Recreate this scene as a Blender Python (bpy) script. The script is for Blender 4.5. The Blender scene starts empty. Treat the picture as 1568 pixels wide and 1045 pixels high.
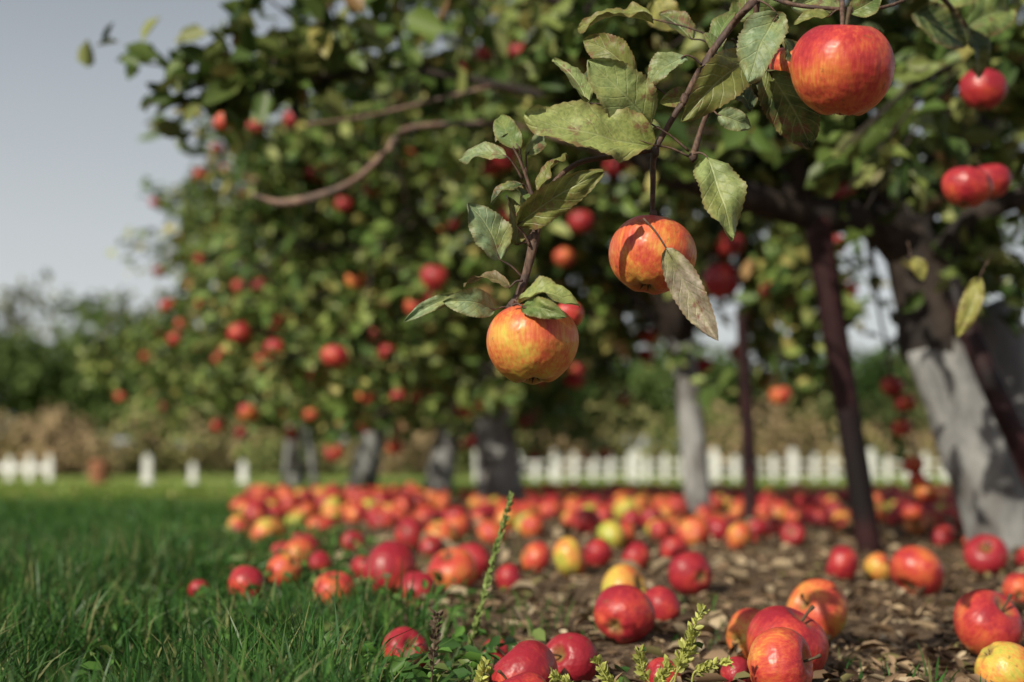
import bpy, math, random
import numpy as np
from mathutils import Vector, Matrix, Euler, noise
random.seed(7); rng=np.random.default_rng(7)
scn=bpy.context.scene
# ---------------------------------------------------------------- camera
F=2178.0; CH=0.22; PITCH=math.atan((690-522.5)/F)
cam_d=bpy.data.cameras.new("camera"); cam=bpy.data.objects.new("camera",cam_d)
scn.collection.objects.link(cam); scn.camera=cam
cam.location=(0,0,CH); cam.rotation_euler=(math.pi/2+PITCH,0,0)
cam_d.sensor_width=36; cam_d.lens=50.0; cam_d.clip_start=0.05; cam_d.clip_end=2000
cam_d.dof.use_dof=True; cam_d.dof.focus_distance=1.16; cam_d.dof.aperture_fstop=4.0
def W(px,py,d):
    """survey helper: bearing/elevation measured in the photo + distance in metres -> world point"""
    x=(px-784)/F; u=(522.5-py)/F
    c,s=math.cos(PITCH),math.sin(PITCH)
    return Vector((d*x, d*(c-u*s), CH+d*(s+u*c)))
# ---------------------------------------------------------------- light
S=Vector((-0.52,-0.66,0.57)).normalized()
w=bpy.data.worlds.new("World"); scn.world=w; w.use_nodes=True
nt=w.node_tree; bg=nt.nodes["Background"]
sky=nt.nodes.new("ShaderNodeTexSky"); sky.sky_type='NISHITA'; sky.sun_disc=False
sky.sun_elevation=math.asin(S.z); sky.sun_rotation=math.atan2(S.x,S.y)
sky.dust_density=5.0; sky.air_density=1.0; sky.ozone_density=1.0
# thin high haze over the clear sky: pale at the horizon, greyer higher up
tcw=nt.nodes.new("ShaderNodeTexCoord"); sp=nt.nodes.new("ShaderNodeSeparateXYZ"); nt.links.new(tcw.outputs["Generated"],sp.inputs[0])
rp=nt.nodes.new("ShaderNodeValToRGB"); nt.links.new(sp.outputs[2],rp.inputs[0])
e=rp.color_ramp.elements; e[0].position=0.10; e[0].color=(0.95,0.99,1.0,1); e[1].position=0.42; e[1].color=(0.28,0.31,0.36,1)
sc=nt.nodes.new("ShaderNodeVectorMath"); sc.operation='SCALE'; sc.inputs["Scale"].default_value=9.0; nt.links.new(rp.outputs[0],sc.inputs[0])
mxw=nt.nodes.new("ShaderNodeMix"); mxw.data_type='RGBA'; mxw.inputs[0].default_value=0.72
nt.links.new(sky.outputs[0],mxw.inputs[6]); nt.links.new(sc.outputs[0],mxw.inputs[7])
nt.links.new(mxw.outputs[2],bg.inputs[0]); bg.inputs[1].default_value=0.09
sl=bpy.data.lights.new("sun",'SUN'); so=bpy.data.objects.new("sun",sl); scn.collection.objects.link(so)
sl.energy=5.0; sl.angle=math.radians(0.5); sl.color=(1.0,0.93,0.76)
so.rotation_euler=(-S).to_track_quat('-Z','Y').to_euler()
scn.view_settings.view_transform='Standard'
# ---------------------------------------------------------------- node helpers
class M:
    def __init__(s,name):
        s.m=bpy.data.materials.new(name); s.m.use_nodes=True; s.t=s.m.node_tree
        s.p=s.t.nodes["Principled BSDF"]; s.out=s.t.nodes["Material Output"]
    def n(s,ty,**k):
        n=s.t.nodes.new(ty)
        for a,b in k.items(): setattr(n,a,b)
        return n
    def l(s,a,b): s.t.links.new(a,b)
    def math(s,op,a,b=None,c=None,clamp=False):
        n=s.n("ShaderNodeMath",operation=op); n.use_clamp=clamp
        for i,v in enumerate((a,b,c)):
            if v is None: continue
            if isinstance(v,(int,float)): n.inputs[i].default_value=v
            else: s.l(v,n.inputs[i])
        return n.outputs[0]
    def mix(s,f,a,b):
        n=s.n("ShaderNodeMix",data_type='RGBA')
        for i,v in ((0,f),(6,a),(7,b)):
            if isinstance(v,(int,float)): n.inputs[i].default_value=v
            elif isinstance(v,tuple): n.inputs[i].default_value=(*v,1)
            else: s.l(v,n.inputs[i])
        return n.outputs[2]
    def noise(s,vec,scale,detail=3,rough=0.55):
        n=s.n("ShaderNodeTexNoise"); n.inputs["Scale"].default_value=scale
        n.inputs["Detail"].default_value=detail; n.inputs["Roughness"].default_value=rough
        if vec is not None: s.l(vec,n.inputs["Vector"])
        return n.outputs["Fac"]
    def ramp(s,f,stops,interp='LINEAR'):
        n=s.n("ShaderNodeValToRGB"); cr=n.color_ramp; cr.interpolation=interp
        while len(cr.elements)<len(stops): cr.elements.new(0.5)
        for e,(p,c) in zip(cr.elements,stops):
            e.position=p; e.color=(*c,1) if len(c)==3 else c
        s.l(f,n.inputs[0]); return n.outputs[0]
    def mapping(s,vec,scale):
        n=s.n("ShaderNodeMapping"); n.inputs["Scale"].default_value=scale; s.l(vec,n.inputs[0]); return n.outputs[0]
    def bump(s,h,strength,dist):
        n=s.n("ShaderNodeBump"); n.inputs["Strength"].default_value=strength; n.inputs["Distance"].default_value=dist
        s.l(h,n.inputs["Height"]); s.l(n.outputs[0],s.p.inputs["Normal"]); return n.outputs[0]
    def rough(s,v): s.p.inputs["Roughness"].default_value=v
    def spec(s,v): s.p.inputs["Specular IOR Level"].default_value=v
    def translucent(s,col,f):
        t=s.n("ShaderNodeBsdfTranslucent"); s.l(col,t.inputs[0])
        mx=s.n("ShaderNodeMixShader"); mx.inputs[0].default_value=f
        s.l(s.p.outputs[0],mx.inputs[1]); s.l(t.outputs[0],mx.inputs[2]); s.l(mx.outputs[0],s.out.inputs[0])
def G(v): return (v,v,v)
# vertex-coloured foliage
def foliage_mat(name,rough=0.5,tr=0.25,spec=0.4):
    m=M(name); a=m.n("ShaderNodeAttribute",attribute_name="Col"); c=a.outputs["Color"]
    m.l(c,m.p.inputs["Base Color"]); m.rough(rough); m.spec(spec)
    if tr>0: m.translucent(c,tr)
    return m.m
mat_leaf=foliage_mat("apple_leaf",0.45,0.18,0.28)
mat_grass=foliage_mat("grass_blade",0.45,0.22,0.3)
mat_far=foliage_mat("far_foliage",0.7,0,0.1)
mat_dry=foliage_mat("dry_leaf",0.8,0,0.1)
# foreground leaf with veins and blemishes
m=M("near_apple_leaf")
a=m.n("ShaderNodeAttribute",attribute_name="Col"); lf=m.n("ShaderNodeAttribute",attribute_name="lf")
sx=m.n("ShaderNodeSeparateXYZ"); m.l(lf.outputs["Vector"],sx.inputs[0])
g=m.n("ShaderNodeNewGeometry"); P=g.outputs["Position"]
n1=m.noise(P,30,4,0.65); n2=m.noise(P,85,4,0.65); n3=m.noise(P,330,3,0.6); n4=m.noise(P,15,2)
au=m.math('ABSOLUTE',sx.outputs[0]); 
vv=m.math('MULTIPLY_ADD',n1,0.12,sx.outputs[1])
q=m.math('FRACT',m.math('MULTIPLY',m.math('SUBTRACT',vv,m.math('MULTIPLY',au,0.26)),7.0))
side=m.math('SUBTRACT',1.0,m.math('MULTIPLY',m.math('ABSOLUTE',m.math('SUBTRACT',q,0.5)),11.0),clamp=True)
mid=m.math('SUBTRACT',1.0,m.math('MULTIPLY',au,16.0),clamp=True)
vein=m.math('MAXIMUM',m.math('MULTIPLY',side,0.6),mid,clamp=True)
c=m.mix(m.ramp(n1,[(0.45,G(0)),(0.70,G(0.8))]),a.outputs["Color"],(0.33,0.35,0.10))
c=m.mix(m.ramp(n3,[(0.40,G(0.0)),(0.65,G(0.45))]),c,(0.07,0.11,0.03))
sp=m.ramp(n2,[(0.53,G(0)),(0.63,G(1))])
c=m.mix(m.math('MULTIPLY',sp,m.ramp(n4,[(0.48,G(0)),(0.58,G(0.85))])),c,(0.18,0.075,0.05))
edge=m.math('POWER',au,7.0); c=m.mix(m.math('MULTIPLY',edge,0.6),c,(0.20,0.11,0.05))
c=m.mix(m.math('MULTIPLY',vein,0.5),c,(0.42,0.46,0.22))
m.l(c,m.p.inputs["Base Color"]); m.rough(0.48); m.spec(0.4)
h=m.math('ADD',m.math('MULTIPLY',vein,-0.9),m.math('MULTIPLY',n3,0.7)); m.bump(h,0.6,0.001)
m.translucent(c,0.20); mat_near=m.m
# bark
def bark(name,c1,c2,c3,sc=30,bd=0.01,rough=0.85):
    m=M(name); tc=m.n("ShaderNodeTexCoord"); o=tc.outputs["Object"]
    n1=m.noise(m.mapping(o,(1,1,0.35)),sc,3,0.65); n2=m.noise(o,sc*0.25,2)
    c=m.mix(m.ramp(n1,[(0.35,G(0)),(0.65,G(1))]),c1,c2); c=m.mix(m.ramp(n2,[(0.48,G(0)),(0.62,G(1))]),c,c3)
    m.l(c,m.p.inputs["Base Color"]); m.rough(rough); m.spec(0.2); m.bump(n1,0.8,bd); return m.m
mat_trunk=bark("painted_bark",(0.16,0.16,0.165),(0.31,0.31,0.31),(0.09,0.08,0.075),22,0.012)
mat_limb=bark("dark_bark",(0.020,0.015,0.013),(0.060,0.045,0.038),(0.035,0.03,0.029),40,0.006)
mat_twig=bark("twig_bark",(0.06,0.036,0.028),(0.16,0.10,0.075),(0.08,0.055,0.05),260,0.0012,0.6)
mat_twig2=bark("weathered_twig_bark",(0.16,0.095,0.075),(0.27,0.18,0.14),(0.12,0.09,0.08),60,0.003,0.7)
mat_pole=bark("stained_pole",(0.015,0.007,0.009),(0.045,0.017,0.018),(0.012,0.009,0.010),18,0.003,0.55)
mat_grey=bark("weathered_board",(0.16,0.16,0.17),(0.26,0.26,0.27),(0.10,0.095,0.09),14,0.003)
# apple skin
RAMP=[(0.0,(0.34,0.38,0.06)),(0.18,(0.56,0.42,0.075)),(0.36,(0.62,0.26,0.06)),(0.54,(0.58,0.125,0.045)),(0.76,(0.47,0.045,0.038)),(1.0,(0.29,0.016,0.028))]
def apple_mat(name,fine):
    m=M(name); tc=m.n("ShaderNodeTexCoord"); o=tc.outputs["Object"]; oi=m.n("ShaderNodeObjectInfo")
    va=m.n("ShaderNodeVectorMath",operation='ADD'); m.l(o,va.inputs[0])
    vs=m.n("ShaderNodeCombineXYZ"); r10=m.math('MULTIPLY',oi.outputs["Random"],37.0)
    for i in range(3): m.l(r10,vs.inputs[i])
    m.l(vs.outputs[0],va.inputs[1]); o2=va.outputs[0]
    sep=m.n("ShaderNodeSeparateColor"); m.l(oi.outputs["Color"],sep.inputs[0])
    big=m.noise(o2,1.0,1)
    if fine:
        sx=m.n("ShaderNodeSeparateXYZ"); m.l(o,sx.inputs[0])
        med=m.noise(o2,3,3,0.55); st=m.noise(m.mapping(o2,(9,9,0.9)),1.5,4,0.65)
        v=m.math('ADD',m.math('MULTIPLY',big,0.9),m.math('MULTIPLY',st,0.75))
        v=m.math('ADD',v,m.math('MULTIPLY',med,0.45))
        v=m.math('ADD',v,m.math('MULTIPLY',sx.outputs[2],0.16))
        v=m.math('ADD',v,m.math('MULTIPLY_ADD',sep.outputs[0],1.15,-1.17),clamp=True)
    else:
        v=m.math('ADD',m.math('MULTIPLY',big,1.4),m.math('MULTIPLY_ADD',sep.outputs[0],1.1,-0.80),clamp=True)
    c=m.ramp(v,RAMP)
    if fine:
        vo=m.n("ShaderNodeTexVoronoi"); vo.inputs["Scale"].default_value=12; m.l(o2,vo.inputs["Vector"])
        dots=m.ramp(vo.outputs["Distance"],[(0.04,G(1)),(0.10,G(0))]); c=m.mix(m.math('MULTIPLY',dots,0.45),c,(0.68,0.52,0.26))
        rho=m.math('SQRT',m.math('ADD',m.math('POWER',sx.outputs[0],2.0),m.math('POWER',sx.outputs[1],2.0)))
        rho=m.math('ADD',rho,m.math('MULTIPLY',m.math('SUBTRACT',med,0.5),0.35))
        c=m.mix(m.ramp(rho,[(0.10,G(0.85)),(0.38,G(0))]),c,(0.22,0.17,0.055))
        blem=m.ramp(m.noise(o2,2.6,5,0.7),[(0.62,G(0)),(0.67,G(0.6))]); c=m.mix(blem,c,(0.17,0.075,0.03))
        m.l(m.math('MULTIPLY_ADD',med,0.26,0.27),m.p.inputs["Roughness"])
        m.bump(m.math('ADD',m.noise(o2,2.2,2),m.math('MULTIPLY',dots,0.04)),0.4,0.006)
    else:
        br=m.ramp(m.noise(o2,2.4,2),[(0.56,G(0)),(0.66,G(0.65))]); c=m.mix(br,c,(0.20,0.085,0.045)); m.rough(0.46)
    m.l(c,m.p.inputs["Base Color"]); m.spec(0.42)
    return m.m
mat_apple=apple_mat("apple_skin",True); mat_apple_s=apple_mat("apple_skin_plain",False)
m=M("apple_stem"); tc=m.n("ShaderNodeTexCoord"); nn=m.noise(tc.outputs["Object"],12,1); m.l(m.mix(nn,(0.03,0.02,0.012),(0.12,0.08,0.04)),m.p.inputs["Base Color"]); m.rough(0.8); mat_stem=m.m
# white painted wood
m=M("white_paint"); g=m.n("ShaderNodeNewGeometry"); nn=m.noise(g.outputs["Position"],3,4)
m.l(m.mix(m.ramp(nn,[(0.4,G(0)),(0.8,G(1))]),(0.74,0.74,0.74),(0.50,0.50,0.48)),m.p.inputs["Base Color"]); m.rough(0.6); mat_white=m.m
m=M("rusty_barrel"); g=m.n("ShaderNodeNewGeometry"); nn=m.noise(g.outputs["Position"],5,4)
m.l(m.mix(nn,(0.36,0.13,0.07),(0.20,0.09,0.05)),m.p.inputs["Base Color"]); m.rough(0.7); mat_rust=m.m
# ---------------------------------------------------------------- ground
def bound(y): return -0.10-0.20*(y-1.35)
def gz(x,y):
    if y>8: z=-0.0206*(min(y,45)-8)
    else: z=0.0
    if abs(x)<5 and -1<y<9:
        z+=0.012*noise.noise(Vector((x*3,y*3,0)))+0.010*noise.noise(Vector((x*11,y*11,3)))+0.006*noise.noise(Vector((x*25,y*25,3)))
    if y>95: z+=(y-95)*0.004
    return z
m=M("soil_and_turf"); g=m.n("ShaderNodeNewGeometry"); P=g.outputs["Position"]; sx=m.n("ShaderNodeSeparateXYZ"); m.l(P,sx.inputs[0])
X,Y=sx.outputs[0],sx.outputs[1]
n1=m.noise(P,9,4,0.65); n2=m.noise(P,55,5,0.75); n3=m.noise(P,1.7,2); n0=m.noise(P,0.25,2)
soil=m.ramp(n2,[(0.32,(0.060,0.040,0.027)),(0.5,(0.21,0.145,0.095)),(0.66,(0.42,0.31,0.21))])
soil=m.mix(m.ramp(n1,[(0.4,G(0)),(0.65,G(0.65))]),soil,(0.15,0.10,0.068))
turf=m.mix(n2,(0.025,0.06,0.012),(0.05,0.11,0.02)); sunlit_lawn=m.mix(n0,(0.16,0.25,0.05),(0.27,0.33,0.085))
sunlit_lawn=m.mix(m.ramp(m.noise(P,0.12,3),[(0.5,G(0)),(0.65,G(0.6))]),sunlit_lawn,(0.34,0.31,0.15))
fy=m.math('MULTIPLY',m.math('SUBTRACT',Y,5.0),0.25,clamp=True); turf=m.mix(fy,turf,sunlit_lawn)  # shade up close and sunlight further back, put into the turf colour
bx=m.math('ADD',X,m.math('MULTIPLY_ADD',Y,0.20,-0.17))
bx=m.math('ADD',bx,m.math('MULTIPLY',m.math('SUBTRACT',n3,0.5),0.5))
f1=m.math('MULTIPLY_ADD',bx,8.0,0.5,clamp=True)
f2=m.math('MULTIPLY',m.math('SUBTRACT',7.3,m.math('ADD',Y,n3)),2.0,clamp=True)
f=m.math('MULTIPLY',f1,f2)
m.l(m.mix(f,turf,soil),m.p.inputs["Base Color"]); m.rough(0.95); m.spec(0.1)
m.bump(m.math('ADD',n2,n1),1.0,0.03); mat_ground=m.m
def axis(lo,hi,flo,fhi,st):
    fine=list(np.arange(flo,fhi,st)); a=[];v=fhi;s=st
    while v<hi: a.append(v); s*=1.25; v+=s
    a.append(hi); b=[];v=flo;s=st
    while True:
        s*=1.25; v-=s
        if v<lo: break
        b.append(v)
    b.append(lo); return b[::-1]+fine+a
xs=axis(-400,400,-2.2,2.6,0.025); ys=axis(-120,700,0.6,8,0.03)
nx,ny=len(xs),len(ys)
verts=[(x,y,gz(x,y)) for y in ys for x in xs]
faces=[(j*nx+i,j*nx+i+1,(j+1)*nx+i+1,(j+1)*nx+i) for j in range(ny-1) for i in range(nx-1)]
me=bpy.data.meshes.new("ground"); me.from_pydata(verts,[],faces); me.materials.append(mat_ground)
for p in me.polygons: p.use_smooth=True
ob=bpy.data.objects.new("ground",me); scn.collection.objects.link(ob)
# ---------------------------------------------------------------- mesh helpers
def empty(name,loc=(0,0,0)):
    e=bpy.data.objects.new(name,None); e.location=loc; scn.collection.objects.link(e); e.empty_display_size=0.1; return e
def link(name,me,parent=None):
    o=bpy.data.objects.new(name,me); scn.collection.objects.link(o)
    if parent is not None:
        o.parent=parent; o.matrix_parent_inverse=Matrix.Translation(-parent.location)
    return o
def big_mesh(name,V,quads=None,tris=None,col=None,mat=None,smooth=False):
    me=bpy.data.meshes.new(name); V=np.asarray(V,dtype=np.float32); me.vertices.add(len(V)); me.vertices.foreach_set("co",V.ravel())
    L=[];ls=[];lt=[];k=0
    if quads is not None and len(quads):
        L.append(quads.ravel()); ls.append(np.arange(len(quads))*4); lt.append(np.full(len(quads),4)); k=len(quads)*4
    if tris is not None and len(tris):
        L.append(tris.ravel()); ls.append(k+np.arange(len(tris))*3); lt.append(np.full(len(tris),3))
    L=np.concatenate(L).astype(np.int32); ls=np.concatenate(ls).astype(np.int32); lt=np.concatenate(lt).astype(np.int32)
    me.loops.add(len(L)); me.loops.foreach_set("vertex_index",L); me.polygons.add(len(ls))
    me.polygons.foreach_set("loop_start",ls); me.polygons.foreach_set("loop_total",lt)
    if smooth: me.polygons.foreach_set("use_smooth",np.ones(len(ls),dtype=bool))
    me.update(calc_edges=True)
    if col is not None:
        a=me.attributes.new("Col",'FLOAT_COLOR','POINT'); c=np.ones((len(V),4),dtype=np.float32); c[:,:3]=col; a.data.foreach_set("color",c.ravel())
    if mat: me.materials.append(mat)
    me.validate(); return me
def nrm(a): return a/np.maximum(np.linalg.norm(a,axis=1,keepdims=True),1e-9)
def leaf_cloud(name,C,D,N,Ln,Wd,col,mat,fold=0.25):
    """C base points, D directions, N normals"""
    n=len(C); D=nrm(D); Sd=nrm(np.cross(D,N)); N=np.cross(Sd,D)
    Ln=Ln[:,None]; Wd=Wd[:,None]
    droop=-N*Ln*0.12
    V=np.stack([C, C+D*Ln*0.3-Sd*Wd*0.48+N*Wd*fold, C+D*Ln*0.68-Sd*Wd*0.42+N*Wd*fold+droop*0.4, C+D*Ln+droop,
                C+D*Ln*0.68+Sd*Wd*0.42+N*Wd*fold+droop*0.4, C+D*Ln*0.3+Sd*Wd*0.48+N*Wd*fold],axis=1).reshape(-1,3)
    b=np.arange(n)[:,None]*6
    Q=np.concatenate([b+np.array([[0,1,2,3]]),b+np.array([[0,3,4,5]])])
    return big_mesh(name,V,quads=Q,col=np.repeat(col,6,axis=0),mat=mat)
class Tubes:
    def __init__(s): s.v=[];s.f=[]
    def add(s,pts,rad,sides=8,rough=0.0):
        pts=[Vector(p) for p in pts]; n=len(pts); b=len(s.v)
        ref=Vector((0.31,0.2,0.93))
        for i,p in enumerate(pts):
            t=(pts[min(i+1,n-1)]-pts[max(i-1,0)]).normalized()
            if abs(t.dot(ref))>0.97: rf=Vector((1,0,0))
            else: rf=ref
            u=t.cross(rf).normalized(); v=t.cross(u)
            for k in range(sides):
                a=2*math.pi*k/sides; r=rad[i]
                if rough: r*=1+rough*noise.noise(Vector((p.x*9+3*math.cos(a),p.y*9+3*math.sin(a),p.z*9)))
                s.v.append(p+u*math.cos(a)*r+v*math.sin(a)*r)
        for i in range(n-1):
            for k in range(sides):
                k2=(k+1)%sides
                s.f.append((b+i*sides+k,b+i*sides+k2,b+(i+1)*sides+k2,b+(i+1)*sides+k))
        s.f.append(tuple(b+k for k in range(sides))[::-1]); s.f.append(tuple(b+(n-1)*sides+k for k in range(sides)))
    def mesh(s,name,mat):
        me=bpy.data.meshes.new(name); me.from_pydata([tuple(v) for v in s.v],[],s.f); me.materials.append(mat)
        for p in me.polygons: p.use_smooth=True
        return me
def smooth_path(pts,rad,sub=5):
    """catmull-rom"""
    P=[Vector(p) for p in pts]; P=[P[0]*2-P[1]]+P+[P[-1]*2-P[-2]]; out=[];ro=[]
    for i in range(1,len(P)-2):
        for k in range(sub):
            t=k/sub; a,b,c,d=P[i-1],P[i],P[i+1],P[i+2]
            out.append(0.5*((2*b)+(c-a)*t+(2*a-5*b+4*c-d)*t*t+(3*b-a-3*c+d)*t**3)); ro.append(rad[i-1]*(1-t)+rad[i]*t)
    out.append(P[-2]); ro.append(rad[-1]); return out,ro
# ---------------------------------------------------------------- apples
def apple_mesh(name,nu,nv,mat,seed=0):
    vs=[];fs=[];mi=[]
    for j in range(nv+1):
        t=math.pi*j/nv
        for i in range(nu):
            ph=2*math.pi*i/nu
            lob=1+0.022*math.cos(5*ph+seed)*(0.3+0.7*(j/nv))+0.025*math.cos(2*ph+seed*2)+0.015*math.cos(3*ph+seed)*math.sin(t*2+seed)
            r=(math.sin(t)**0.88 if 0<j<nv else 0.0)*(1.0+0.07*math.cos(t))*lob
            z=0.93*math.cos(t)
            z-=0.36*math.exp(-(r/0.27)**2) if t<math.pi/2 else 0
            z+=(0.22*math.exp(-(r/0.22)**2)) if t>math.pi/2 else 0
            if t>math.pi/2: z+=0.03*math.cos(5*ph+seed)*math.exp(-((r-0.4)/0.2)**2)
            vs.append((r*math.cos(ph),r*math.sin(ph),z))
    for j in range(nv):
        for i in range(nu):
            i2=(i+1)%nu; fs.append((j*nu+i,(j+1)*nu+i,(j+1)*nu+i2,j*nu+i2)); mi.append(0)
    T=Tubes(); p,r=smooth_path([(0,0,0.5),(0.03,0,0.75),(0.10,0.04,1.02),(0.2,0.08,1.2)],[0.045,0.035,0.038,0.06],3); T.add(p,r,6)
    b=len(vs); vs+= [tuple(v) for v in T.v]; fs+=[tuple(b+k for k in f) for f in T.f]; mi+=[1]*len(T.f)
    for k in range(5):
        a=2*math.pi*k/5; b=len(vs)
        vs+=[(0.10*math.cos(a-.4),0.10*math.sin(a-.4),-0.73),(0.10*math.cos(a+.4),0.10*math.sin(a+.4),-0.73),(0.17*math.cos(a+.2),0.17*math.sin(a+.2),-0.90)]
        fs.append((b,b+1,b+2)); mi.append(1)
    me=bpy.data.meshes.new(name); me.from_pydata(vs,[],fs); me.materials.append(mat); me.materials.append(mat_stem)
    for p,k in zip(me.polygons,mi): p.use_smooth=True; p.material_index=k
    me.validate(); return me
AH=[apple_mesh("apple_fine_%d"%i,56,36,mat_apple,i*1.3) for i in range(3)]
AL=[apple_mesh("apple_mid_%d"%i,20,14,mat_apple_s,i*1.7) for i in range(3)]
def put_apple(name,loc,R,rot,red,fine=True,parent=None,sq=None):
    me=random.choice(AH if fine else AL); o=link(name,me,parent); o.location=loc; o.rotation_euler=rot
    q=sq or (random.uniform(.94,1.06),random.uniform(.94,1.06),random.uniform(.84,1.0)); o.scale=(R*q[0],R*q[1],R*q[2])
    o.color=(red,0.5,0.5,1); return o
# ---------------------------------------------------------------- orchard trees
PAL=np.array([(0.10,0.165,0.038),(0.14,0.205,0.048),(0.20,0.25,0.065),(0.26,0.29,0.095),(0.05,0.09,0.025),(0.38,0.34,0.11),(0.28,0.17,0.075)])
PW=np.array([.22,.21,.21,.17,.13,.06,.02]); PW=PW/PW.sum()
class Tree:
    def __init__(s,name,base):
        s.e=empty(name,base); s.name=name; s.limb=Tubes(); s.tw=Tubes(); s.nodes=[]; s.C=[];s.D=[];s.L=[]; s.tips=[]
    def limbp(s,pts,rad,sides=8,sub=4,rough=0.15,reg=True):
        p,r=smooth_path(pts,rad,sub); s.limb.add(p,r,sides,rough)
        if reg: s.nodes+= [(q,rr) for q,rr in zip(p,r)]
        return p
    def nearest(s,p):
        A=np.array([n[0] for n in s.nodes]); i=int(np.argmin(((A-np.array(p))**2).sum(1))); return s.nodes[i]
    def branch_to(s,p,r0,r1,bow=0.12):
        q,rq=s.nearest(p); p=Vector(p); d=p-q; L=d.length
        m1=q+d*0.4+Vector((random.uniform(-1,1),random.uniform(-1,1),random.uniform(0.2,1.2)))*L*bow
        r0=min(r0,rq*0.8); s.limbp([q,m1,p],[r0,(r0+r1)/2,r1],5,3)
    def twig(s,p,nl=13,ls=0.062,length=0.26):
        q,rq=s.nearest(p); p=Vector(p); d=p-q
        if d.length>0.01: s.tw.add([q,q+d*0.5+Vector((0,0,0.03)),p],[0.004,0.003,0.0016],4)
        s.leafy(q+d*max(0.0,1-length/max(d.length,1e-3)) if d.length>length else q,p,nl,ls)
        s.tips.append(p)
    def leafy(s,a,b,nl,ls):
        d=(b-a)
        for k in range(nl):
            t=random.random(); c=a+d*t+Vector((random.gauss(0,.032),random.gauss(0,.032),random.gauss(0,.028)))
            dr=Vector((random.gauss(0,1),random.gauss(0,1),random.gauss(-0.15,.7)))+d.normalized()*0.5
            s.C.append(c); s.D.append(dr); s.L.append(ls*random.uniform(.65,1.25))
    def crown(s,ells,nb,nt,seed,gap=-0.03,ls=0.068,nl=13,fs=2.6,zmin=0.3):
        vol=np.array([e[1][0]*e[1][1]*e[1][2] for e in ells])**0.8; vol/=vol.sum()
        def samp(pw=0.5):
            for _ in range(200):
                e=ells[rng.choice(len(ells),p=vol)]; v=rng.normal(size=3); v/=np.linalg.norm(v); v*=rng.random()**pw
                p=np.array(e[0])+v*np.array(e[1])
                if p[2]<zmin: continue
                if noise.noise(Vector(p*fs)+Vector((seed*7.1,0,seed)))>gap: return p
            return p
        for i in range(nb):
            s.branch_to(samp(0.6),0.016,0.004)
        for i in range(nt): s.twig(samp(0.42),nl,ls)
    def fruit(s,n,R=(0.032,0.041),xmin=-99):
        tp=[t for t in s.tips if t.x>xmin]
        for p0 in random.sample(tp,min(n,len(tp))):
            r=random.uniform(*R); p=p0-Vector((0,0,r*1.1))
            put_apple("hanging_fruit",p,r,(random.uniform(-.3,.3),random.uniform(-.3,.3),random.random()*6),random.choice([.6,.75,.85,.95,1.0]),False,s.e)
    def finish(s,trunk,sunbias=0.5,dark=1.0):
        link("limbs",s.limb.mesh("limbs",mat_limb),s.e); link("twigs",s.tw.mesh("twigs",mat_limb),s.e)
        if trunk: link("trunk",trunk.mesh("trunk",mat_trunk),s.e)
        n=len(s.C); C=np.array([tuple(v) for v in s.C]); D=np.array([tuple(v) for v in s.D]); L=np.array(s.L)
        N=rng.normal(size=(n,3))*0.75+np.array([0,0,0.45])+np.array(tuple(S))*sunbias
        col=PAL[rng.choice(len(PAL),size=n,p=PW)]*rng.uniform(.7,1.3,(n,1))*dark
        link("foliage",leaf_cloud("foliage",C,D,N,L,L*rng.uniform(.5,.68,n),col,mat_leaf),s.e)
def std_tree(x,y,seed,h=2.4,rx=1.25,zt=0.62,nt=620,fruit=60,lean=(0,0),low=0.42,tr=0.06,ells=None):
    t=Tree("apple_tree",(x,y,gz(x,y))); z0=gz(x,y)
    top=Vector((x+lean[0],y+lean[1],z0+zt)); tk=Tubes()
    p,r=smooth_path([(x,y,z0-0.05),(x+lean[0]*.15,y+lean[1]*.15,z0+0.03),(x+lean[0]*.5,y+lean[1]*.5,z0+zt*.55),top],[tr*1.3,tr*1.1,tr*.95,tr*.85],6)
    tk.add(p,r,14,0.2); t.nodes.append((top,tr*.8))
    low+=z0; cz=(low+h)/2; c=Vector((x+lean[0],y+lean[1],cz))
    if ells is None:
        ells=[((c.x,c.y,cz),(rx*.85,rx*.85,(h-low)*.48))]
        for k in range(9):
            a=k*2*math.pi/9+seed; rr=rx*.66
            ells.append(((c.x+math.cos(a)*rr,c.y+math.sin(a)*rr,low+.30+random.uniform(0,.25)+(k%3)*.45),(rx*.45,rx*.45,.40)))
    for k in range(8):
        a=k*2*math.pi/8+seed*1.7+random.uniform(-.3,.3); R=rx*random.uniform(.5,.8); zz=random.uniform(zt+.15,h*.9)
        e=Vector((c.x+math.cos(a)*R,c.y+math.sin(a)*R,zz)); mdl=top.lerp(e,.45)+Vector((0,0,.12))
        t.limbp([top-Vector((0,0,.05)),mdl,e],[tr*.62,tr*.35,tr*.12],7)
    t.crown(ells,60,nt,seed,zmin=low); t.fruit(fruit); t.finish(tk,0.7); return t
tA=std_tree(0.64,4.85,1,nt=440,rx=1.05,fruit=45,lean=(-.05,.1),low=.36,tr=.045)
tB=std_tree(-0.02,5.45,2,nt=680,rx=1.15,fruit=75,lean=(-.08,.05),low=.28,tr=.072)
tC=std_tree(-0.38,6.8,3,nt=600,rx=1.3,fruit=65,lean=(.16,.05),low=.22,tr=.06)
tD=std_tree(-0.90,8.3,4,nt=660,rx=1.4,h=2.6,fruit=65,lean=(.20,.0),low=.16,tr=.08)
tE=std_tree(-1.50,9.8,5,nt=660,rx=1.45,h=2.7,fruit=60,lean=(.05,.0),low=.14,tr=.07)
tF=std_tree(3.1,6.6,6,nt=240,rx=1.15,fruit=30,lean=(.05,.0),low=.45)
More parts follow.
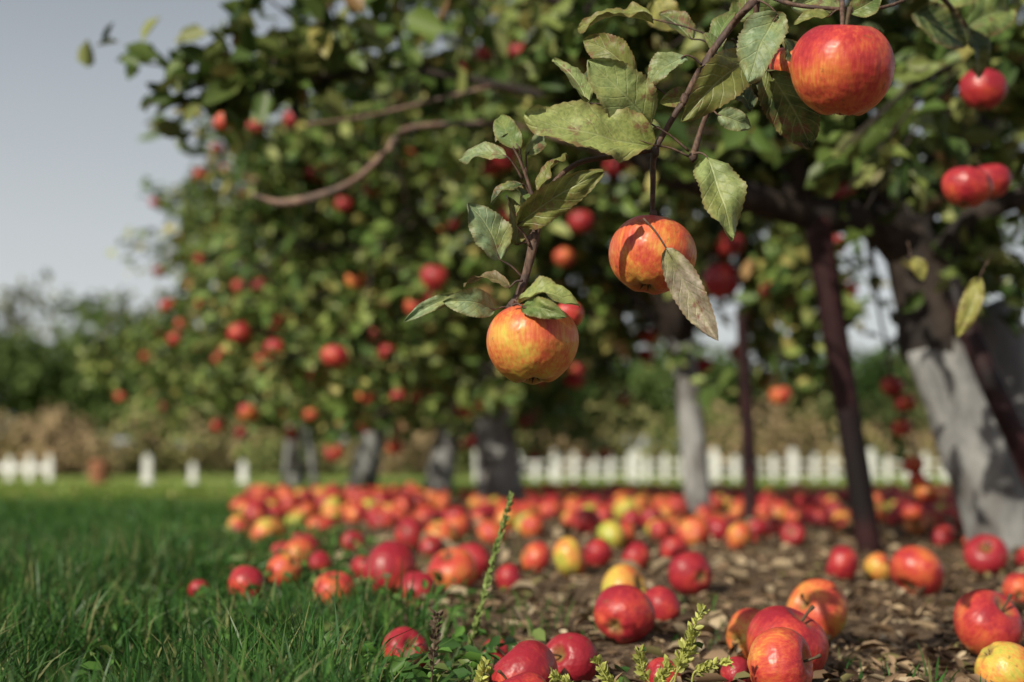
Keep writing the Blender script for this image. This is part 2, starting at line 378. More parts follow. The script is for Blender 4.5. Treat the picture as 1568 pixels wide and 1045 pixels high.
# near right tree
base=W(1560,845,3.1); base.z=gz(base.x,base.y)
T=Tree("apple_tree",tuple(base)); tk=Tubes()
top=W(1440,520,3.1); p,r=smooth_path([base-Vector((0,0,.06)),base+Vector((-.01,0,.03)),W(1505,690,3.1),top],[.115,.10,.088,.080],7); tk.add(p,r,20,0.14)
T.limbp([W(1455,560,3.1),W(1440,520,3.1),W(1410,430,3.1),W(1385,350,3.1)],[.074,.082,.066,.055],12,rough=.3)
T.limbp([W(1395,390,3.1),W(1330,335,3.05),W(1240,328,3.0),W(1120,292,2.9),W(1000,255,2.8),W(900,170,2.75),W(760,130,2.75),W(620,108,2.8),W(500,118,2.8),W(400,132,2.8),W(270,160,2.8)],
        [.05,.042,.036,.030,.024,.012,.008,.006,.005,.004,.003],10)
T.limbp([W(1385,360,3.1),W(1440,260,3.2),W(1530,150,3.3),W(1640,-50,3.4)],[.05,.04,.03,.012],9)
T.limbp([W(1385,360,3.1),W(1300,240,3.1),W(1180,120,3.1),W(1100,-120,3.1)],[.045,.03,.022,.010],9)
T.limbp([W(1230,325,3.0),W(1160,130,2.9),W(900,20,2.9),W(700,-60,2.9)],[.03,.022,.015,.008],8)
T.limbp([W(1420,430,3.1),W(1500,330,3.0),W(1640,280,2.9)],[.04,.028,.015],8)
E=[(tuple(W(1230,70,3.0)),(.50,.6,.28)),(tuple(W(850,50,2.9)),(.36,.4,.17)),(tuple(W(570,30,2.85)),(.25,.25,.13)),
   (tuple(W(1500,170,3.2)),(.40,.7,.38)),(tuple(W(1480,-250,3.3)),(.8,.9,.40)),(tuple(W(1180,250,3.3)),(.45,.4,.16)),(tuple(W(1530,400,3.0)),(.14,.3,.14)),(tuple(W(420,110,2.8)),(.2,.1,.05)),
   (tuple(Vector((.62,2.50,.72))),(.30,.22,.13))]  # last clump added sunward of the trunk so its leaves dapple it
T.crown(E,50,560,9,gap=0.02,ls=.066,zmin=.5,fs=3.0)
for (a,b) in [((290,105),(178,92)),((310,150),(225,150)),((400,120),(330,70)),((330,150),(260,100)),((470,115),(420,60)),((560,110),(600,60)),((640,110),(680,80)),((400,60),(350,30)),((450,30),(400,-10)),((520,50),(470,10))]:
    A,B=W(*a,2.8),W(*b,2.8); T.tw.add([A,B],[.003,.002],5); T.leafy(A,B,12,.06)
# thin shoot hanging down beside the trunk, loaded with small fruit
sh=[W(1345,470,3.7),W(1366,575,3.6),W(1383,640,3.6),W(1402,700,3.6),W(1415,745,3.6),W(1398,775,3.6)]
T.limbp([W(1330,335,3.05),W(1335,400,3.5)]+sh,[.012,.008,.005,.004,.004,.003,.003,.002],6)
for a,b in zip(sh[:-1],sh[1:]): T.leafy(a,b,4,.05)
for (x,y,r,red) in [(1366,592,17,.8),(1386,618,17,.75),(1380,655,15,.8),(1399,712,17,.7),(1420,754,19,.62),(1397,785,18,.8),(1404,735,13,.7)]:
    put_apple("hanging_fruit",W(x,y,3.53),r*3.53/F,(.2,.1,x*1.0),red,False,T.e)
T.fruit(24,xmin=.60); T.finish(tk,0.3,0.75)
# weathered crooked branch hanging below the canopy
tb=Tubes(); p,r=smooth_path([W(385,298,2.7),W(440,311,2.7),W(530,284,2.7),W(588,236,2.72),W(618,200,2.74),W(700,190,2.76),W(800,196,2.78),W(1000,258,2.8)],[.003,.008,.007,.006,.006,.005,.005,.007],5); tb.add(p,r,8,.3)
p,r=smooth_path([W(470,190,2.7),W(540,182,2.72),W(618,165,2.75),W(760,130,2.75)],[.003,.003,.003,.004],4); tb.add(p,r,8,.3)
link("bare_branch",tb.mesh("bare_branch",mat_twig2),T.e)
# explicit hanging fruit in the crowns (bearing, size -> distance)
for (x,y,r,red) in [(890,340,20,.95),(1105,430,29,1),(665,425,21,.85),(658,457,19,1),(513,546,21,.85),(1195,606,18,.7),(420,498,17,1),(505,130,13,1),(395,120,11,1),(590,92,12,.95),
    (333,228,11,1),(345,262,10,1),(257,468,12,.8),(427,403,14,1),(410,447,13,1),(368,438,12,.75),(512,694,15,.75),(804,648,13,1),
    (560,608,14,.7),(640,605,15,.9),(596,540,16,1),(530,415,14,.75),(470,300,12,.9),(692,345,15,1),(664,322,14,.9),(1120,375,20,1),(1075,560,16,.9),(268,520,11,.8),(1220,395,20,1),(1125,235,22,.8),(335,652,11,.8),(405,553,14,.7),(436,556,13,.75),(955,612,14,.7),(1270,580,14,.9),(1130,540,14,.8),(1300,445,15,.9),(860,75,17,1),(335,550,10,.9)]:
    d=0.041*F/r; p=W(x,y,d); par=T.e if d<3.6 else (tB.e if d<5.5 else tD.e)
    put_apple("hanging_fruit",p,.041,(random.uniform(-.3,.3),random.uniform(-.3,.3),random.random()*6),red,False,par)
# leaning support poles
def pole(name,pts,r,mat,sides=12):
    tt=Tubes(); p,rr=smooth_path(pts,r,6); tt.add(p,rr,sides,.06); e=link(name,tt.mesh(name,mat)); return e
b=W(1336,848,3.0); b.z=-.03
pole("wooden_prop",[b,W(1300,640,3.0),W(1272,470,3.0),W(1250,335,3.0)],[.027,.026,.028,.030],mat_pole)
b=W(1150,798,4.4); b.z=-.03
pole("wooden_prop",[b,W(1147,700,4.4),W(1142,600,4.4),W(1135,470,4.4)],[.024,.022,.02,.018],mat_pole)
b=W(1640,850,2.9); b.z=-.03
pole("wooden_prop",[b,W(1570,700,2.9),W(1510,570,2.92),W(1455,430,2.98)],[.026,.026,.024,.022],mat_pole)
b=W(1668,820,3.3); b.z=-.03
pole("leaning_trunk",[b,W(1590,640,3.3),W(1510,470,3.3)],[.07,.065,.06],mat_grey,16)
for (x,y,d,x2,y2) in [(485,755,7.8,470,640),(435,750,8.2,445,650),(740,775,5.6,735,640)]:
    b=W(x,y,d); b.z=gz(b.x,b.y)-.03; pole("orchard_stake",[b,W((x+x2)/2,(y+y2)/2,d),W(x2,y2,d)],[.022,.02,.018],mat_grey,8)
# ---------------------------------------------------------------- foreground bough
FG=empty("apple_bough",tuple(W(1160,0,1.2)))
tw=Tubes()
def tws(pts,rad,sub=5,sides=9):
    p,r=smooth_path(pts,rad,sub); tw.add(p,r,sides,.25)
tws([W(1385,360,3.1)+Vector((0,0,.25)),W(1500,-200,2.2),W(1300,-160,1.5),W(1165,-10,1.2),W(1118,42,1.19),W(1072,108,1.18),W(1048,152,1.17),W(1022,195,1.17),W(1002,235,1.17),W(1000,285,1.18),W(999,325,1.19),W(1000,352,1.19)],
    [.016,.012,.008,.0034,.0032,.0030,.0026,.0024,.0026,.0022,.0020,.0016])
tws([W(1160,0,1.2),W(1150,60,1.21),W(1110,90,1.2),W(1100,140,1.19),W(1078,185,1.18),W(1062,238,1.17)],[.0024,.0022,.0022,.0024,.0022,.0032])
tws([W(1008,228,1.17),W(950,238,1.17),W(885,250,1.16),W(845,285,1.15),W(826,335,1.15),W(817,372,1.15),W(808,410,1.15),W(795,450,1.15),W(782,470,1.15)],[.0020,.0020,.0022,.0024,.0026,.0040,.0032,.0030,.0038])
for (x,y,d,r) in [(1062,238,1.17,.0042),(817,365,1.15,.0045),(1000,330,1.185,.0038),(784,470,1.15,.0046),(1048,152,1.17,.0040),(1003,232,1.17,.0040)]:
    p=W(x,y,d); tw.add([p+Vector((0,0,.005)),p+Vector((.0005,0,.002)),p,p-Vector((0,0,.003)),p-Vector((.001,0,.006))],[r*.4,r*.9,r,r*.85,r*.3],9,.4)
tws([W(782,470,1.15),W(795,478,1.15),W(812,492,1.16)],[.003,.0018,.0015])
tws([W(826,335,1.15),W(812,290,1.15),W(798,250,1.15),W(785,225,1.15)],[.0020,.0015,.0012,.0008])
tws([W(1300,-160,1.5),W(1290,-60,1.2),W(1290,30,1.11),W(1292,52,1.11)],[.006,.003,.0018,.0016])
tws([W(1300,-160,1.5),W(1420,-30,1.5),W(1480,40,1.6)],[.006,.004,.002])
tws([W(1165,-10,1.2),W(1230,10,1.15),W(1350,12,1.15),W(1420,-20,1.18)],[.0022,.0018,.0015,.0012])
# near leaves
LV=[];LF=[];LC=[];LU=[]
camdir=Vector((0,-0.9,0.35)).normalized()
def near_leaf(b,t,wpx,col,d=1.15,dt=0.0,roll=0.0,arch=0.12,fold=0.22,att=None,curl=0.0,wide=1.42):
    B=W(b[0],b[1],d); Tp=W(t[0],t[1],d+dt); ax=Tp-B; L=ax.length; ax.normalize()
    N=(camdir-ax*camdir.dot(ax)).normalized(); N=Matrix.Rotation(roll,3,ax)@N; Sd=ax.cross(N)
    Wd=wpx*d/F*0.5*wide; nl,nw=34,10; b0=len(LV); ph=random.random()*9; am=random.uniform(.08,.16)*L; sw=random.uniform(-.08,.08)*L
    for i in range(nl+1):
        v=i/nl; wv=((v**0.55)*((1-v)**0.75))*1.60
        wv=min(wv,1.0) if 0<i<nl else 0.02
        for j in range(nw+1):
            u=(j/nw)*2-1; ser=1.0
            if abs(u)>.99: ser=1.0+(0.04 if i%2 else -0.025)+.06*noise.noise(Vector((u*2+ph,v*6,ph)))
            uu=u*wv*ser
            h=fold*abs(uu)*Wd*1.3-0.12*fold*Wd+arch*L*math.sin(math.pi*v)
            h+=am*noise.noise(Vector((u*1.3+ph,v*3.2,ph)))*(0.3+abs(u))+0.4*am*noise.noise(Vector((u*2.5+ph,v*9,ph)))*abs(u)
            h+=curl*L*v*v - 0.9*abs(fold)*Wd*(abs(uu)**3)*0.4
            p=B+ax*(L*v)+Sd*(uu*Wd+sw*math.sin(math.pi*v))+N*h
            LV.append(tuple(p)); LU.append((u,v,0)); 
            k=1+0.25*noise.noise(Vector((u+ph,v*2,2))); LC.append((col[0]*k,col[1]*k,col[2]*k))
    for i in range(nl):
        for j in range(nw):
            a=b0+i*(nw+1)+j; LF.append((a,a+1,a+nw+2,a+nw+1))
    if att is not None:
        A=W(att[0],att[1],d+.005); tws([A,A.lerp(B,.5)+Vector((0,0,.002)),B,B+ax*L*.12+N*arch*L*.3],[.0011,.0008,.0007,.0005],4,6)
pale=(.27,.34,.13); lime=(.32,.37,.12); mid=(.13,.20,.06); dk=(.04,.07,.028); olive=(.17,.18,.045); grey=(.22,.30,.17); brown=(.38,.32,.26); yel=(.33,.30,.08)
near_leaf((1000,222),(803,176),98,lime,1.15,-.02,.15,.05,.15,(1055,240))
near_leaf((997,190),(900,92),88,pale,1.16,-.02,-.35,.10,.22,(1055,232))
near_leaf((900,158),(846,92),48,pale,1.17,.02,.5,.06,.3,(960,170))
near_leaf((972,118),(893,62),56,olive,1.19,.02,-.5,.10,.25,(1040,160))
near_leaf((1000,30),(885,45),55,olive,1.22,.02,.7,.12,.25,(1100,60))
near_leaf((1050,85),(992,135),48,grey,1.18,.0,.3,.10,.3,(1075,100))
near_leaf((1150,92),(1045,186),74,olive,1.17,-.03,-.5,.14,.35,(1110,85))
near_leaf((1190,22),(1146,126),74,grey,1.14,-.02,.25,.06,.2,(1160,0))
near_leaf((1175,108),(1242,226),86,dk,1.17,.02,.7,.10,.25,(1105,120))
near_leaf((1082,240),(1122,368),84,pale,1.15,-.02,-.15,.08,.18,(1062,236),0,1.3)
near_leaf((792,345),(924,262),60,olive,1.14,-.02,.75,.12,.3,(812,378))
near_leaf((766,398),(716,312),82,grey,1.15,.0,.2,.08,.15,(800,425),0,1.15)
near_leaf((776,240),(703,246),36,grey,1.15,.02,.2,.12,.2,(800,275))
near_leaf((795,228),(766,176),40,mid,1.15,.02,-.3,.12,.3,(800,260))
near_leaf((806,238),(832,200),26,grey,1.16,.02,.6,.10,.3,(806,275))
near_leaf((800,282),(752,314),34,dk,1.15,.0,.6,.15,.4,(812,300))
near_leaf((782,205),(758,216),22,brown,1.16,.0,.6,.15,.4)
near_leaf((806,330),(786,280),38,mid,1.14,.02,.8,.1,.3,(818,350))
near_leaf((790,375),(775,300),44,olive,1.17,.02,.5,.1,.3,(815,375))
near_leaf((826,300),(868,236),36,olive,1.15,.03,-.8,.1,.3,(822,330))
near_leaf((700,452),(618,494),24,grey,1.15,.0,-.3,.10,.3)
near_leaf((758,474),(678,462),46,grey,1.15,-.01,-.5,.16,.3,(785,474))
near_leaf((792,462),(888,470),52,lime,1.13,-.01,-.5,.22,.3,(785,466))
near_leaf((800,470),(866,486),34,mid,1.12,-.02,.5,.1,.2,(785,468))
near_leaf((780,440),(710,434),34,(.14,.10,.05),1.14,.02,.9,.14,.4,(800,430))
near_leaf((1020,380),(1100,522),62,brown,1.12,-.01,.45,-.05,.5,(985,335),0,1.25)
near_leaf((1095,78),(1125,18),40,mid,1.2,.02,-.5,.1,.3,(1110,95))
near_leaf((1098,175),(1150,196),36,grey,1.18,.0,.5,.1,.3,(1085,170))
near_leaf((1105,95),(1080,50),36,mid,1.2,.0,.5,.1,.3,(1108,110))
near_leaf((1065,150),(1010,158),34,olive,1.19,.0,-.5,.1,.3,(1085,160))
near_leaf((1215,12),(1290,-25),60,grey,1.2,.03,.5,.1,.3)
near_leaf((1500,425),(1466,518),42,yel,1.75,.0,.3,.1,.3,(1520,390),0,1.15)
near_leaf((1395,395),(1415,430),34,yel,1.9,.0,.3,.1,.3,(1390,370),0,1.1)
near_leaf((1130,70),(1085,100),34,grey,1.21,.0,-.2,.1,.3,(1120,60))
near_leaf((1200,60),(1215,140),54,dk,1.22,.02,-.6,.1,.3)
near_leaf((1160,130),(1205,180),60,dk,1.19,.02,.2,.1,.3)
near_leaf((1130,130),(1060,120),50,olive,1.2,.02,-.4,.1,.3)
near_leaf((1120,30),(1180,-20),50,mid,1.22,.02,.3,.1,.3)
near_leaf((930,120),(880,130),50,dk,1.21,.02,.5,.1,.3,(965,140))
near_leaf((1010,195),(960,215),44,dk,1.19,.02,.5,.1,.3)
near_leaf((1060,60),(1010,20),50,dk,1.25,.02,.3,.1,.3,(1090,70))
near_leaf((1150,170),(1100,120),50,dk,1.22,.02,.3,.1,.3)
near_leaf((1000,0),(1035,45),56,yel,1.5,.0,.3,.1,.3)
near_leaf((1270,25),(1215,38),26,olive,1.12,.0,.4,.1,.3,(1290,15))
near_leaf((1300,20),(1350,-10),40,mid,1.13,.0,.4,.1,.3,(1290,15))
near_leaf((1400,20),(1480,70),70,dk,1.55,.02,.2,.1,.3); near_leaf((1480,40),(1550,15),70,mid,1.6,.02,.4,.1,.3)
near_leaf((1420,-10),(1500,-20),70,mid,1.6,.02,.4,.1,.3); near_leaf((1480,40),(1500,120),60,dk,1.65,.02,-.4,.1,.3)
me=big_mesh("near_leaves",np.array(LV),quads=np.array(LF),col=np.array(LC),mat=mat_near,smooth=True)
at=me.attributes.new("lf",'FLOAT_VECTOR','POINT'); at.data.foreach_set("vector",np.array(LU,dtype=np.float32).ravel())
link("leaves",me,FG); link("twigs",tw.mesh("twigs",mat_twig),FG)
# near hanging apples
put_apple("apple",W(1290,107,1.11),78*1.11/F,(.22,-.12,.6),.66,True,None,(1,1,1.0))
put_apple("apple",W(998,391,1.19),66*1.19/F,(.30,.10,2.0),.57,True,None,(1,1,.95))
put_apple("apple",W(815,527,1.15),72*1.15/F,(.10,-.08,4.0),.47,True,None,(1,1,.92))
put_apple("apple",W(1212,102,1.24),36*1.24/F,(.1,.1,1),.6)
put_apple("apple",W(1505,137,2.0),34*2.0/F,(.1,.1,1),.95); put_apple("apple",W(1480,287,1.85),36*1.85/F,(.1,.2,1),.85); put_apple("apple",W(1512,280,1.95),34*1.95/F,(.1,.2,3),.9)
put_apple("apple",W(872,482,1.6),24*1.6/F,(.1,.2,3),.7)
# ---------------------------------------------------------------- fallen apples
near=[(598,872,44,1.0),(640,898,31,1.0),(1405,865,42,.62),(1345,866,24,.4),(1290,866,29,.9),(1510,850,32,.85),(1252,937,49,.42),(1205,985,62,.70),(1150,972,44,.5),(1195,1032,58,.58),
 (1512,952,56,.68),(1538,1012,47,.38),(1560,897,26,.7),(955,943,48,.95),(1011,935,32,.9),(873,1002,45,.98),(803,1022,55,.92),(792,1068,52,.75),(1127,1030,28,1.0),(955,892,38,.25),
 (1058,870,36,1.0),(872,857,31,.30),(820,850,26,.65),(722,858,31,.78),(780,880,23,.95),(512,910,34,.5),(378,910,30,.85),(437,890,27,.65),(620,985,36,.92),(935,818,25,.12),(975,850,25,.85),
 (915,850,24,.9),(1100,808,22,1.0),(1160,812,20,.9),(760,985,22,.95),(700,790,20,.9),(1215,815,20,.8),(1015,1040,30,.75),(560,870,22,.9),(490,870,20,.9),(432,850,18,.85),(540,835,17,.8),(660,835,20,.95),(305,915,16,.85),(350,880,14,.9),(460,830,15,.8)]
placed=[]
for (x,y,r,red) in near:
    s=(y-690)/F; d=0.22/(s+r/F); R=r*d/F; p=W(x,y,d); p.z=gz(p.x,p.y)+R*.88; placed.append((p.x,p.y,R))
    if x<560: p.z+=.010
    tilt=random.choice([(1.2,0),(-1.3,.3),(.4,.3),(2.2,.4),(.9,-.4)])
    put_apple("apple",p,R,(tilt[0]+random.uniform(-.3,.3),tilt[1],random.random()*6.28),red+(.06 if red<.9 else 0))
clear=np.array(placed)
FA=empty("fallen_apples",(0,0,0))
def try_put(x,y,R):
    for (a,b,r) in placed:
        if (a-x)**2+(b-y)**2<(R+r)**2*0.9: return False
    placed.append((x,y,R)); return True
def scatter(n,ylo,yhi,xr,off):
    k=0;tries=0
    while k<n and tries<n*25:
        tries+=1; y=random.uniform(ylo,yhi); x=random.uniform(bound(y)+off,xr)
        if x>bound(y)+off+.25 and noise.noise(Vector((x*2.2,y*2.2,9)))<-0.12: continue
        R=random.uniform(.025,.042)
        if not try_put(x,y,R): continue
        k+=1
        put_apple("fallen_apple",(x,y,gz(x,y)+R*.74),R,(random.random()*6.28,random.uniform(-1,1),random.random()*6.28),random.choice([.2,.45,.55,.65,.65,.7,.75,.8,.85,.9,1.0,1.0]),y<2.6,FA)
scatter(12,2.1,2.8,2.4,-.05); scatter(80,2.8,4.0,2.8,-.14); scatter(235,4.0,5.4,3.2,-.14); scatter(280,5.4,6.9,3.6,-.05)
# ---------------------------------------------------------------- grass
def grass(name,n,xf,ylo,yhi,hgt,wd,pal,ypow=1.0):
    y=ylo+(yhi-ylo)*rng.random(n)**ypow; lo,hi=xf(y); x=lo+(hi-lo)*rng.random(n)
    dens=np.array([noise.noise(Vector((a*4,b*4,1))) for a,b in zip(x,y)])
    # the fallen apples have pressed the grass down around (and just in front of) them
    dd=np.min(np.hypot(x[:,None]-clear[None,:,0],(y[:,None]-clear[None,:,1]+.05)*.6)-clear[None,:,2],axis=1)
    keep=(dens>-0.35)&(dd>.008); x,y,dens=x[keep],y[keep],dens[keep]; dd=dd[keep]; n=len(x)
    z=np.array([gz(a,b) for a,b in zip(x,y)])-.004
    B=np.stack([x,y,z],1); h=(rng.uniform(*hgt,n)*(1+0.7*dens)*np.clip(.35+dd*6,.35,1)*np.clip(1.25-.25*(y-.9),.7,1))[:,None]; an=rng.random(n)*6.283; ld=np.stack([np.cos(an),np.sin(an),np.zeros(n)],1)
    lean=rng.uniform(.05,.85,n)[:,None]; an2=rng.random(n)*6.283; sd=np.stack([np.cos(an2),np.sin(an2),np.zeros(n)],1)*(rng.uniform(*wd,n)[:,None]*.5)
    up=np.array([[0,0,1.0]]); vs=[]
    for t,k in ((0,1.0),(.4,.95),(.75,.65)):
        c=B+up*h*t*(1-.3*lean*t)+ld*h*lean*t*t; vs+=[c-sd*k,c+sd*k]
    vs.append(B+up*h*(1-.3*lean)+ld*h*lean); V=np.stack(vs,1).reshape(-1,3); b=np.arange(n)[:,None]*7
    Q=np.concatenate([b+np.array([[0,1,3,2]]),b+np.array([[2,3,5,4]])]); Tr=b+np.array([[4,5,6]])
    pal=np.array(pal); col=pal[rng.integers(len(pal),size=n)]*rng.uniform(.6,1.4,(n,1))
    return big_mesh(name,V,quads=Q,tris=Tr,col=np.repeat(col,7,axis=0),mat=mat_grass)
GP_SHADED=[(.025,.080,.014),(.035,.105,.018),(.055,.14,.025),(.03,.095,.022),(.075,.15,.03),(.035,.10,.02),(.18,.19,.075)]  # dark greens: shade on the near grass is put into the blade colours
GP_SUNLIT=[(.13,.22,.035),(.16,.26,.045),(.20,.29,.055),(.28,.29,.09)]  # pale yellow-greens: sunlight on the far strip, put into the blade colours
ge=empty("grass",(0,0,0))
wob=lambda y: 0.06*np.sin(y*5)+0.04*np.sin(y*13+1)
link("near_blades",grass("near_blades",50000,lambda y:(-.55*y-.25,bound(y)-.03+wob(y)+rng.normal(0,.035,len(y))),0.75,3.2,(.03,.10),(.0016,.0036),GP_SHADED,1.15),ge)
link("middle_blades",grass("middle_blades",34000,lambda y:(-.55*y-.3,bound(y)-.05+wob(y)+rng.normal(0,.05,len(y))),3.2,5.8,(.03,.08),(.003,.006),GP_SHADED[1:6]+[(.09,.18,.03)],1.0),ge)
link("far_blades",grass("far_blades",38000,lambda y:(-.5*y-1,np.where(y<7.2,bound(y)-.1,2.5+.1*y)),5.2,16,(.02,.06),(.006,.014),GP_SUNLIT,1.2),ge)
link("stray_blades",grass("stray_blades",1800,lambda y:(bound(y)+.0*y,bound(y)+.5+0*y),1.0,3.5,(.02,.05),(.0018,.0035),GP_SHADED,1.1),ge)
# broad-leaved weeds at the edge of the turf
n=5200; y=1.15+2.4*rng.random(n)**1.3; x=np.array([bound(a) for a in y])+rng.normal(-.07,.095,n)
k=np.array([noise.noise(Vector((a*6,b*6,5))) for a,b in zip(x,y)])>-0.05
dd=np.min(np.hypot(x[:,None]-clear[None,:,0],(y[:,None]-clear[None,:,1]+.05)*.6)-clear[None,:,2],axis=1); k&=dd>.006; x,y=x[k],y[k]; n=len(x)
C=np.stack([x,y,np.array([gz(a,b) for a,b in zip(x,y)])+rng.uniform(.003,.045,n)],1)
D=rng.normal(size=(n,3))*np.array([1,1,.5]); N=rng.normal(size=(n,3))*.6+np.array([0,-.1,1])
pal=np.array([(.06,.14,.025),(.09,.19,.035),(.045,.11,.025),(.13,.18,.05)]); col=pal[rng.integers(4,size=n)]*rng.uniform(.7,1.3,(n,1))
Ln=rng.uniform(.010,.026,n); link("ground_weeds",leaf_cloud("ground_weeds",C,D,N,Ln,Ln*.5,col,mat_grass))
# leaf litter, chips and dry stalks on the soil
n=26000; y=0.9+6*rng.random(n)**1.9; x=np.array([bound(a) for a in y])+(.9+.62*y)*rng.random(n)
C=np.stack([x,y,np.array([gz(a,b) for a,b in zip(x,y)])+rng.uniform(.001,.012,n)],1)
D=rng.normal(size=(n,3))*np.array([1,1,.25]); N=rng.normal(size=(n,3))*.55+np.array([0,0,1])
pal=np.array([(.16,.105,.065),(.26,.18,.115),(.39,.29,.185),(.07,.045,.03),(.48,.39,.27),(.18,.16,.07)]); col=pal[rng.choice(6,size=n,p=[.25,.24,.19,.19,.07,.06])]*rng.uniform(.7,1.2,(n,1))
Ln=rng.uniform(.006,.032,n); link("leaf_litter",leaf_cloud("leaf_litter",C,D,N,Ln,Ln*rng.uniform(.10,.5,n),col,mat_dry,.35))
n=300; y=1.2+3.5*rng.random(n); x=np.array([bound(a) for a in y])+2.6*rng.random(n)
C=np.stack([x,y,np.array([gz(a,b) for a,b in zip(x,y)])+.008],1); D=rng.normal(size=(n,3))*np.array([1,1,.3]); N=rng.normal(size=(n,3))*.5+np.array([0,0,1])
col=np.array([(.42,.33,.22)])*rng.uniform(.4,1.2,(n,1)); Ln=rng.uniform(.03,.06,n); link("dry_leaves",leaf_cloud("dry_leaves",C,D,N,Ln,Ln*.5,col,mat_dry,.5))
# flowering weeds
def weed(name,pts,n,col,ls,flare,r=.0014,start=.2):
    e=empty(name,tuple(pts[0])); tt=Tubes(); p,rr=smooth_path(pts,[r]*(len(pts)-1)+[r*.4],8); tt.add(p,rr,6)
    C=[];D=[]
    for k in range(n):
        t=start+(1-start)*random.random(); i=min(int(t*(len(p)-1)),len(p)-2); ax=(p[i+1]-p[i]).normalized(); c=p[i].lerp(p[i+1],random.random())
        o=Vector((random.gauss(0,1),random.gauss(0,1),random.gauss(0,1))); o=(o-ax*o.dot(ax)).normalized(); C.append(c+o*r); D.append(ax*.8+o*flare)
    mt=tt.mesh("stem",mat_grass); a=mt.attributes.new("Col",'FLOAT_COLOR','POINT'); a.data.foreach_set("color",np.tile(np.array([col[0],col[1],col[2],1],dtype=np.float32),len(mt.vertices)))
    link("stem",mt,e); C=np.array([tuple(v) for v in C]);D=np.array([tuple(v) for v in D]); L=np.full(n,ls)*rng.uniform(.6,1.3,n)
    link("florets",leaf_cloud("florets",C,D,rng.normal(size=(n,3)),L,L*.5,np.array([col])*rng.uniform(.8,1.3,(n,1)),mat_grass),e)
b=W(705,1035,1.4); b.z=0
weed("grass_seed_stalk",[b,W(728,960,1.4),W(752,870,1.4),W(783,758,1.4)],200,(.22,.29,.09),.006,.3,.0012)
gy=(.42,.44,.12)
for pts in [[(1030,1060),(1045,1000),(1078,930)],[(1060,1040),(1075,1025),(1118,1013)],[(1000,1060),(985,1030),(978,998)],[(960,1070),(930,1040),(912,1008)],[(1020,1060),(1055,1000),(1062,965)],[(890,1080),(870,1050),(845,1035)],[(740,1080),(735,1050),(745,1015)],[(1000,1060),(1010,1040),(1025,1015)],[(660,1060),(664,1000),(668,940)]]:
    d=1.12; b=W(pts[0][0],1140,d); b.z=0
    weed("goldenrod",[b]+[W(q[0],q[1],d) for q in pts],75,gy if pts[0][0]!=660 else (.14,.10,.07),.0062,.9,.0008,.5)
# ---------------------------------------------------------------- fence, posts, barrel
def boxes(name,bx,mat):
    vs=[];fs=[]
    for (x0,y0,z0,x1,y1,z1,pt) in bx:
        b=len(vs); vs+=[(x0,y0,z0),(x1,y0,z0),(x1,y1,z0),(x0,y1,z0),(x0,y0,z1),(x1,y0,z1),(x1,y1,z1),(x0,y1,z1)]
        fs+=[(b,b+3,b+2,b+1),(b,b+1,b+5,b+4),(b+1,b+2,b+6,b+5),(b+2,b+3,b+7,b+6),(b+3,b,b+4,b+7)]
        if pt:
            vs+=[((x0+x1)/2,y0,z1+pt),((x0+x1)/2,y1,z1+pt)]; fs+=[(b+4,b+5,b+8),(b+6,b+7,b+9),(b+5,b+6,b+9,b+8),(b+7,b+4,b+8,b+9)]
        else: fs.append((b+4,b+5,b+6,b+7))
    me=bpy.data.meshes.new(name); me.from_pydata(vs,[],fs); me.materials.append(mat); return me
def fence(x0,x1,y,h,sp=.27,wd=.1):
    z=gz(0,y); e=empty("white_picket_fence",(x0,y,z)); B=[];x=x0
    while x<x1:
        B.append((x,y-.02,z+.05,x+wd,y+.0,z+h-.07+random.uniform(-.06,.06),.07)); x+=sp*random.uniform(.85,1.15)
    link("pickets",boxes("pickets",B,mat_white),e)
    link("rails",boxes("rails",[(x0,y+.003,z+.2,x1,y+.043,z+.25,0),(x0,y+.003,z+h-.25,x1,y+.043,z+h-.20,0)],mat_white),e)
    P=[];x=x0
    while x<x1: P.append((x,y+.046,z-.1,x+.18,y+.226,z+h+.10,.05)); x+=2.1
    link("posts",boxes("posts",P,mat_white),e)
fence(-1.0,26,38,.74,.5,.14); fence(-22,-7.5,23,.50,.34,.10)
for (x,y,d,hh) in [(225,762,16,.30),(295,758,22,.28),(372,760,20,.28)]:
    p=W(x,y,d); z=gz(p.x,p.y); link("white_post",boxes("white_post",[(p.x-.045,p.y-.045,z-.1,p.x+.045,p.y+.045,z+hh,.05),(p.x-.07,p.y-.07,z-.02,p.x+.07,p.y+.07,z+.05,0)],mat_white))
p=W(152,765,17); z=gz(p.x,p.y); tt=Tubes()
tt.add([(p.x,p.y,z),(p.x,p.y,z+.02),(p.x,p.y,z+.12),(p.x,p.y,z+.13),(p.x,p.y,z+.25),(p.x,p.y,z+.27),(p.x,p.y,z+.29)],[.11,.115,.11,.118,.11,.118,.10],20); link("rusty_barrel",tt.mesh("rusty_barrel",mat_rust))
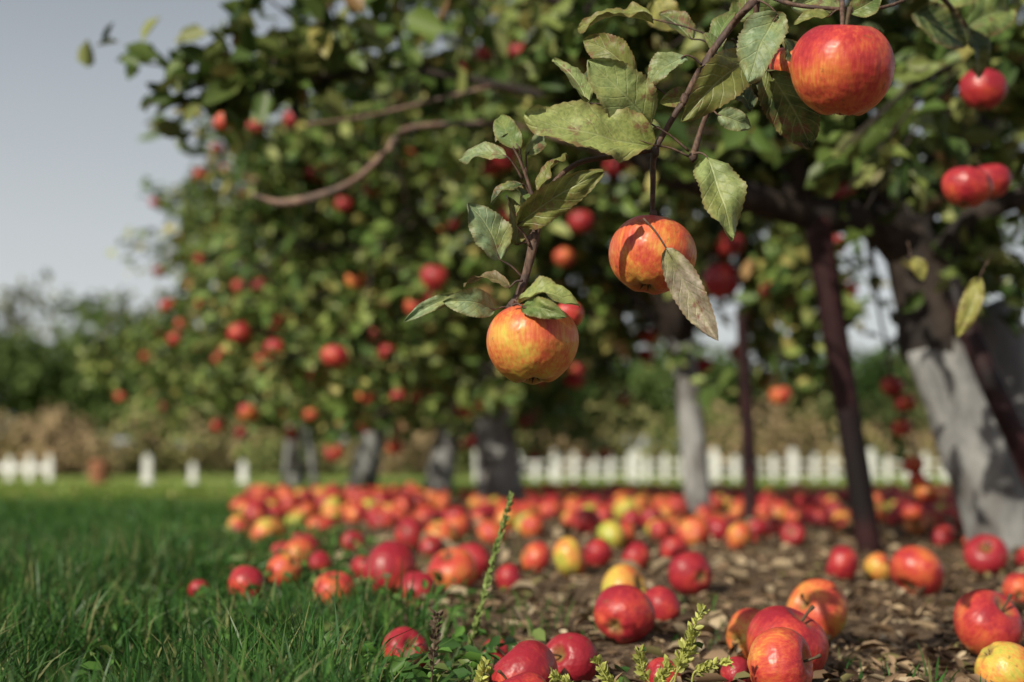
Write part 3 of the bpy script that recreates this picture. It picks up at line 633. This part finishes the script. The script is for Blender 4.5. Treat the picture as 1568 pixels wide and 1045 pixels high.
# ---------------------------------------------------------------- distant vegetation
def far_mass(name,items,pal,per,ls):
    e=empty(name,(0,0,0)); C=[];col=[];tt=Tubes(); pal=np.array(pal)
    for (x,y,h,wd,tr) in items:
        z=gz(x,y); base=pal[rng.integers(len(pal))]
        if tr: tt.add([(x,y,z-.2),(x+.1,y,z+h*.4),(x,y,z+h*.8)],[.2,.14,.05],7)
        for k in range(9 if tr else 4):
            lz=z+h*random.uniform(.28,.86) if tr else z+h*random.uniform(.2,.6)
            sp=1-abs((lz-z)/h-.5)*.9; c=np.array([x+random.gauss(0,wd*.3)*sp,y+random.gauss(0,wd*.3)*sp,lz]); rr=np.array([wd*.34,wd*.34,h*.17 if tr else h*.38])
            v=rng.normal(size=(per,3)); v=nrm(v)*(rng.random((per,1))**.35); C.append(c+v*rr); col.append(base*rng.uniform(.7,1.3,(per,1))*random.uniform(.8,1.2))
    C=np.concatenate(C); col=np.concatenate(col); zz=np.array([gz(0,q) for q in C[:,1]]); C[:,2]=np.maximum(C[:,2],zz+.05); n=len(C)
    L=rng.uniform(.6,1.3,n)*ls; link("foliage",leaf_cloud(name+"_foliage",C,rng.normal(size=(n,3)),rng.normal(size=(n,3))+np.array([-.2,-.5,.6]),L,L*.7,col,mat_far),e)
    if tt.v: link("trunks",tt.mesh("trunks",mat_limb),e)
items=[]
x=-70
while x<75:
    items.append((x+random.uniform(-1,1),72+random.uniform(-3,3),(8.7 if x<-14 else 6.6)*random.uniform(.8,1.15),random.uniform(4,6),True)); x+=2.6
x=-80
while x<85: items.append((x+random.uniform(-1,1),82+random.uniform(-3,3),(9.8 if x<-16 else 7.2)*random.uniform(.8,1.15),random.uniform(5,7),True)); x+=4
far_mass("distant_trees",items,[(.05,.09,.026),(.07,.12,.032),(.09,.135,.04),(.11,.12,.05)],110,.5)
items=[]; x=-60
while x<62: items.append((x+random.uniform(-.5,.5),58+random.uniform(-4,4),random.uniform(1.2,3.8),random.uniform(2.0,3.5),False)); x+=.9
far_mass("hedgerow_shrubs",items,[(.28,.23,.11),(.20,.19,.08),(.15,.17,.06),(.32,.26,.14),(.26,.19,.11)],100,.32)
